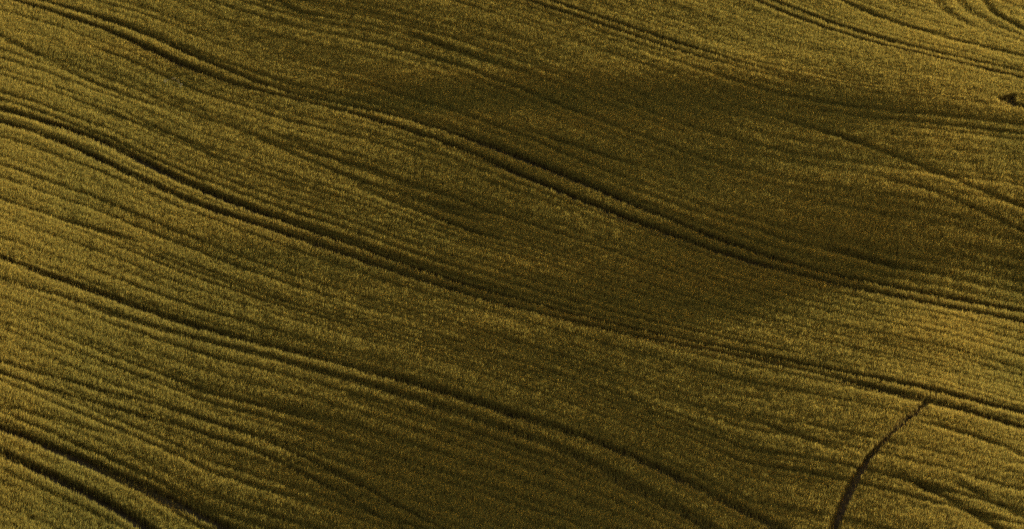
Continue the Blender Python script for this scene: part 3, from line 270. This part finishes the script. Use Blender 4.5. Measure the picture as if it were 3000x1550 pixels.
# ------------------------------------------------------------------ materials
def new_mat(name):
    m = bpy.data.materials.new(name)
    m.use_nodes = True
    m.node_tree.nodes.clear()
    return m, m.node_tree


crop_mat, t = new_mat('green_gold_wheat')
o = t.nodes.new('ShaderNodeOutputMaterial')
at = t.nodes.new('ShaderNodeAttribute')
at.attribute_name = 'tint'
df = t.nodes.new('ShaderNodeBsdfDiffuse')
tr = t.nodes.new('ShaderNodeBsdfTranslucent')
mx = t.nodes.new('ShaderNodeMixShader')
mx.inputs[0].default_value = 0.35
t.links.new(at.outputs['Color'], df.inputs['Color'])
t.links.new(at.outputs['Color'], tr.inputs['Color'])
t.links.new(df.outputs[0], mx.inputs[1])
t.links.new(tr.outputs[0], mx.inputs[2])
t.links.new(mx.outputs[0], o.inputs['Surface'])

soil_mat, t = new_mat('soil_and_stubble')
o = t.nodes.new('ShaderNodeOutputMaterial')
pb = t.nodes.new('ShaderNodeBsdfPrincipled')
pb.inputs['Roughness'].default_value = 0.95
pb.inputs['Specular IOR Level'].default_value = 0.1
geo = t.nodes.new('ShaderNodeNewGeometry')
n1 = t.nodes.new('ShaderNodeTexNoise')
n1.inputs['Scale'].default_value = 3.0
n1.inputs['Detail'].default_value = 8
t.links.new(geo.outputs['Position'], n1.inputs['Vector'])
soil = t.nodes.new('ShaderNodeValToRGB')
soil.color_ramp.elements[0].position = 0.35
soil.color_ramp.elements[0].color = (0.050, 0.034, 0.020, 1)
soil.color_ramp.elements[1].position = 0.7
soil.color_ramp.elements[1].color = (0.100, 0.069, 0.040, 1)
t.links.new(n1.outputs['Fac'], soil.inputs['Fac'])
n2 = t.nodes.new('ShaderNodeTexNoise')
n2.inputs['Scale'].default_value = 0.6
n2.inputs['Detail'].default_value = 12
n2.inputs['Roughness'].default_value = 0.75
t.links.new(geo.outputs['Position'], n2.inputs['Vector'])
far = t.nodes.new('ShaderNodeValToRGB')
far.color_ramp.elements[0].position = 0.35
far.color_ramp.elements[0].color = (0.045, 0.050, 0.012, 1)
far.color_ramp.elements[1].position = 0.7
far.color_ramp.elements[1].color = (0.150, 0.115, 0.028, 1)
t.links.new(n2.outputs['Fac'], far.inputs['Fac'])
fa = t.nodes.new('ShaderNodeAttribute')
fa.attribute_name = 'sown'
mc = t.nodes.new('ShaderNodeMix')
mc.data_type = 'RGBA'
t.links.new(fa.outputs['Fac'], mc.inputs['Factor'])
t.links.new(far.outputs['Color'], mc.inputs['A'])
t.links.new(soil.outputs['Color'], mc.inputs['B'])
t.links.new(mc.outputs['Result'], pb.inputs['Base Color'])
bmp = t.nodes.new('ShaderNodeBump')
bmp.inputs['Strength'].default_value = 0.6
bmp.inputs['Distance'].default_value = 0.05
t.links.new(n1.outputs['Fac'], bmp.inputs['Height'])
t.links.new(bmp.outputs['Normal'], pb.inputs['Normal'])
t.links.new(pb.outputs[0], o.inputs['Surface'])


def mesh_obj(name, co, faces, mat, n=4):
    """one mesh object from a vertex array and an (m, n) face array"""
    me = bpy.data.meshes.new(name)
    me.vertices.add(len(co))
    me.vertices.foreach_set('co', np.ascontiguousarray(co, np.float32).ravel())
    f = np.ascontiguousarray(faces, np.int32)
    me.loops.add(f.size)
    me.loops.foreach_set('vertex_index', f.ravel())
    me.polygons.add(len(f))
    me.polygons.foreach_set('loop_start', np.arange(0, f.size, n, dtype=np.int32))
    me.update(calc_edges=False)
    me.materials.append(mat)
    ob = bpy.data.objects.new(name, me)
    COL.objects.link(ob)
    return ob


# ------------------------------------------------------------------ ground: one sheet, fine under the crop, coarse to the horizon
def axis(lo, hi, step, far):
    a = np.arange(lo, hi + .01, step)
    g, d = [], step
    e = 0
    while e < far:
        d *= 1.25
        e += d
        g.append(e)
    g = np.array(g)
    return np.r_[lo - g[::-1], a, hi + g]


ax = axis(-40, 42, 0.25, 2500)
ay = axis(-60, 106, 0.25, 2500)
GX, GY = np.meshgrid(ax, ay)
gz = height(GX, GY)
inm = (GX > MX0) & (GX < MX1) & (GY > MY0) & (GY < MY1)
gz = gz - 0.07 * np.where(inm, look(rutfloor, GX, GY), 0)
nx_, ny_ = len(ax), len(ay)
idx = np.arange(nx_ * ny_).reshape(ny_, nx_)
gf = np.stack([idx[:-1, :-1], idx[:-1, 1:], idx[1:, 1:], idx[1:, :-1]], -1).reshape(-1, 4)
ground = mesh_obj('ground', np.stack([GX, GY, gz], -1).reshape(-1, 3), gf, soil_mat)
ground['kind'] = 'structure'
ground['label'] = 'rolling brown soil under the crop, bare in the wheel ruts'
ground.data.polygons.foreach_set('use_smooth', np.ones(len(gf), bool))


def in_field(x, y):
    hw_ = 25.0 + (y + 36) * 0.128
    back = 47 + np.clip(x + 6, 0, 99) * 0.35
    return (np.abs(x) < hw_) & (y > -36 - 0.0 * x) & (y < back)


sown = in_field(GX, GY).astype(np.float32).ravel()
a_ = ground.data.attributes.new('sown', 'FLOAT', 'POINT')
a_.data.foreach_set('value', sown)

# ------------------------------------------------------------------ the crop: every plant a stalk with its ear and two leaves
DENS = 800.0
NPTS = int((MX1 - MX0) * (MY1 - MY0) * DENS)
px = rng.uniform(MX0, MX1, NPTS)
py = rng.uniform(MY0, MY1, NPTS)
keep = in_field(px, py)
dist = np.hypot(px - cam.location.x, py - cam.location.y)
keep &= rng.random(NPTS) < np.clip((158 / dist) ** 0.7, 0, 1)
px, py, dist = px[keep], py[keep], dist[keep]
miss = look(missing, px, py)
keep = rng.random(len(px)) > miss
px, py, dist, miss = px[keep], py[keep], dist[keep], miss[keep]
NP = len(px)
pz, lap = height(px, py, True)
pz = pz - 0.05 * look(rutfloor, px, py)
v = lane(px, py)

# crop height: drill lines, clumps, trampled rows, stragglers in the ruts
lines = np.cumsum(np.random.default_rng(3).uniform(.028, .075, 340)) - 3.0
amp = np.random.default_rng(4).uniform(.25, 1.0, 340)
k = np.clip(np.searchsorted(lines, v), 1, len(lines) - 1)
k = np.where(np.abs(lines[k] - v) < np.abs(lines[k - 1] - v), k, k - 1)
dv = np.abs(lines[k] - v) * 14.5 + 0.06 * (noise(px / .6, py / .6, 31) - .5)
a_l = amp[k] * np.clip(.48 + 1.1 * (noise(px / 14.0, k * 7.3, 21) - .5) + .5 * (noise(px / 3.5, k * 3.1, 27) - .5), 0, 1)
dip = 0.175 * a_l * (1 - smooth(.05, .30, dv))
swell = noise(v * 14.5 / 1.6, px / 9.0, 22) - .5          # long low swells along the rows
cl = noise(px / .5, py / .8, 23) - .5
cl2 = noise(px / .15, py / .20, 24) - .5
H = 0.47 + 0.06 * swell + 0.05 * cl + 0.07 * cl2 - dip - .8 * look(rowdip, px, py) * (.8 + .4 * rng.random(NP))
H *= 1 + 0.10 * rng.standard_normal(NP).clip(-2, 2)
H *= 1 - 0.55 * miss * rng.random(NP)
H = np.clip(H, .08, .7)

# colour: greener where the ground is hollow, gold on the swells, each plant its own
big = noise(px / 7, py / 9, 41) * .6 + noise(px / 2.3, py / 3, 42) * .4
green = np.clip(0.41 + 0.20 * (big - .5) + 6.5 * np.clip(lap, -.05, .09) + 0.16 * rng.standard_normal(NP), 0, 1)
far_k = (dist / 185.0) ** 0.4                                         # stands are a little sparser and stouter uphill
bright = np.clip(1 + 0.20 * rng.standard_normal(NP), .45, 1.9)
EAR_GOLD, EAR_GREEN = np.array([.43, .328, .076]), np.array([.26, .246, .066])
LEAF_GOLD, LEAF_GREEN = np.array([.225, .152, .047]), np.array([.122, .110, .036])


def ribbons(x, y, z0, z1, wid, lean, az, wmid, mid, face):
    """kite-shaped blades: base, two shoulders and tip"""
    n = len(x)
    dx, dy = np.cos(az), np.sin(az)
    fx, fy = np.cos(face), np.sin(face)
    zm = z0 + (z1 - z0) * mid
    xm = x + dx * lean * mid ** 1.5
    ym = y + dy * lean * mid ** 1.5
    co = np.empty((n, 4, 3), np.float32)
    co[:, 0] = np.stack([x, y, z0], 1)
    co[:, 1] = np.stack([xm - fx * wid * wmid, ym - fy * wid * wmid, zm], 1)
    co[:, 2] = np.stack([x + dx * lean, y + dy * lean, z1], 1)
    co[:, 3] = np.stack([xm + fx * wid * wmid, ym + fy * wid * wmid, zm], 1)
    return co


TAU = 2 * math.pi
az = rng.uniform(0, TAU, NP)
parts, tints = [], []
# stalk with ear: leans a little with the wind
upright = 1 - .75 * look(rim, px, py)                        # plants keep clear of the wheel ruts
lean = (0.05 + 0.10 * rng.random(NP)) * upright
waz = -0.6 + 0.9 * rng.standard_normal(NP)
parts.append(ribbons(px, py, pz + H * .25, pz + H * 1.02, .0115 * far_k, lean, waz, .5, .80, rng.uniform(0, TAU, NP)))
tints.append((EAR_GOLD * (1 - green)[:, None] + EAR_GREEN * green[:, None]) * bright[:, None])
for q in range(2):
    la = az + q * math.pi + rng.normal(0, .5, NP)
    ll = H * rng.uniform(.15, .55, NP) * upright
    parts.append(ribbons(px, py, pz + H * rng.uniform(.05, .3, NP), pz + H * rng.uniform(.55, .98, NP), .017 * far_k, ll, la, .5,
                         rng.uniform(.45, .7), la + math.pi / 2 + rng.normal(0, .4, NP)))
    b2 = np.clip(1 + 0.25 * rng.standard_normal(NP), .5, 1.7)
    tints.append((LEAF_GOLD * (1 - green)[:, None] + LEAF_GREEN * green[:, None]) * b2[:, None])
co = np.concatenate(parts).reshape(-1, 3)
crop = mesh_obj('wheat_crop', co, np.arange(len(co), dtype=np.int32).reshape(-1, 4), crop_mat)
tint = np.repeat(np.concatenate(tints), 4, 0)
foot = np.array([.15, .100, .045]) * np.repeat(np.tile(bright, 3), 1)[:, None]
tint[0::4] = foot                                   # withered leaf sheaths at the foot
tint = np.concatenate([np.clip(tint, 0, .8), np.ones((len(tint), 1))], 1).astype(np.float32)
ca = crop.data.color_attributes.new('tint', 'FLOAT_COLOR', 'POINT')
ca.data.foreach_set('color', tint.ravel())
crop['kind'] = 'stuff'
crop['label'] = 'dense green and gold cereal crop covering the rolling field'
crop['category'] = 'crop'
print('plants', NP)

# ------------------------------------------------------------------ pale flowering weeds standing in the crop
def plain(name, color, rough=.8):
    m = bpy.data.materials.new(name)
    m.use_nodes = True
    p = m.node_tree.nodes['Principled BSDF']
    p.inputs['Roughness'].default_value = rough
    n = m.node_tree.nodes.new('ShaderNodeTexNoise')
    n.inputs['Scale'].default_value = 40
    r = m.node_tree.nodes.new('ShaderNodeValToRGB')
    r.color_ramp.elements[0].color = tuple(c * .7 for c in color) + (1,)
    r.color_ramp.elements[1].color = tuple(color) + (1,)
    m.node_tree.links.new(n.outputs['Fac'], r.inputs['Fac'])
    m.node_tree.links.new(r.outputs['Color'], p.inputs['Base Color'])
    return m


petal_mat = plain('cream_petals', (.50, .43, .31))
stem_mat = plain('weed_stem', (.13, .15, .05))


def weed_meshes(seed):
    """a thin stem with two leaves, and a flat head of small florets on spokes"""
    r = np.random.default_rng(seed)
    hgt = .54
    v, f = [], []
    n, rings = 6, 5
    for k in range(rings):
        tt = k / (rings - 1)
        rad = .006 * (1 - .4 * tt)
        for i in range(n):
            a = TAU * i / n
            v.append((rad * math.cos(a) + .03 * tt * tt, rad * math.sin(a), hgt * tt))
    for k in range(rings - 1):
        for i in range(n):
            f.append((k * n + i, k * n + (i + 1) % n, (k + 1) * n + (i + 1) % n, (k + 1) * n + i))
    for q in range(4):
        a, z = r.uniform(0, TAU), hgt * (.2 + .16 * q)
        b = len(v)
        c, s = math.cos(a), math.sin(a)
        v += [(0, 0, z), (.07 * c - .02 * s, .07 * s + .02 * c, z + .05), (.15 * c, .15 * s, z + .04), (.07 * c + .02 * s, .07 * s - .02 * c, z + .05)]
        f.append((b, b + 1, b + 2, b + 3))
    hv, hf = [], []
    for q in range(20):
        a, d = r.uniform(0, TAU), .065 * math.sqrt(r.uniform(0, 1))
        cx_, cy_, cz_ = .03 + d * math.cos(a), d * math.sin(a), hgt + .06 - 4 * d * d + r.uniform(-.008, .008)
        b = len(hv)
        for i in range(5):
            hv.append((cx_ + .011 * math.cos(TAU * i / 5), cy_ + .011 * math.sin(TAU * i / 5), cz_))
        hv += [(cx_, cy_, cz_ + .010), (cx_, cy_, cz_ - .010)]
        for i in range(5):
            hf.append((b + i, b + (i + 1) % 5, b + 5))
            hf.append((b + (i + 1) % 5, b + i, b + 6))
        k = len(hv)                                             # spoke down to the stem top
        hv += [(.028, 0, hgt - .01), (.032, .003, hgt - .01), (cx_, cy_, cz_ - .008)]
        hf.append((k, k + 1, k + 2))
    ms = bpy.data.meshes.new('weed_stem')
    ms.from_pydata(v, [], f)
    ms.materials.append(stem_mat)
    mh = bpy.data.meshes.new('flower_head')
    mh.from_pydata(hv, [], hf)
    mh.materials.append(petal_mat)
    return ms, mh


kinds = [weed_meshes(s) for s in (1, 2, 3)]
for places, label, group in ((FLOWERS, 'pale flowering weed in the loose cluster below the far left wheel track', 'pale weeds below the far left wheel track'),):
    for n, (x, y) in enumerate(places):
        root = bpy.data.objects.new('flowering_weed', None)
        root.empty_display_size = .2
        root.location = (x, y, float(height(np.array([x]), np.array([y]))[0]) - .01)
        root.rotation_euler = (rng.normal(0, .12), rng.normal(0, .12), rng.uniform(0, TAU))
        sc_ = rng.uniform(.95, 1.2)
        root.scale = (sc_, sc_, sc_)
        COL.objects.link(root)
        root['label'], root['category'], root['group'] = label, 'weed', group
        for nm, me in zip(('stem', 'flower_head'), kinds[n % 3]):
            c = bpy.data.objects.new(nm, me)
            COL.objects.link(c)
            c.parent = root
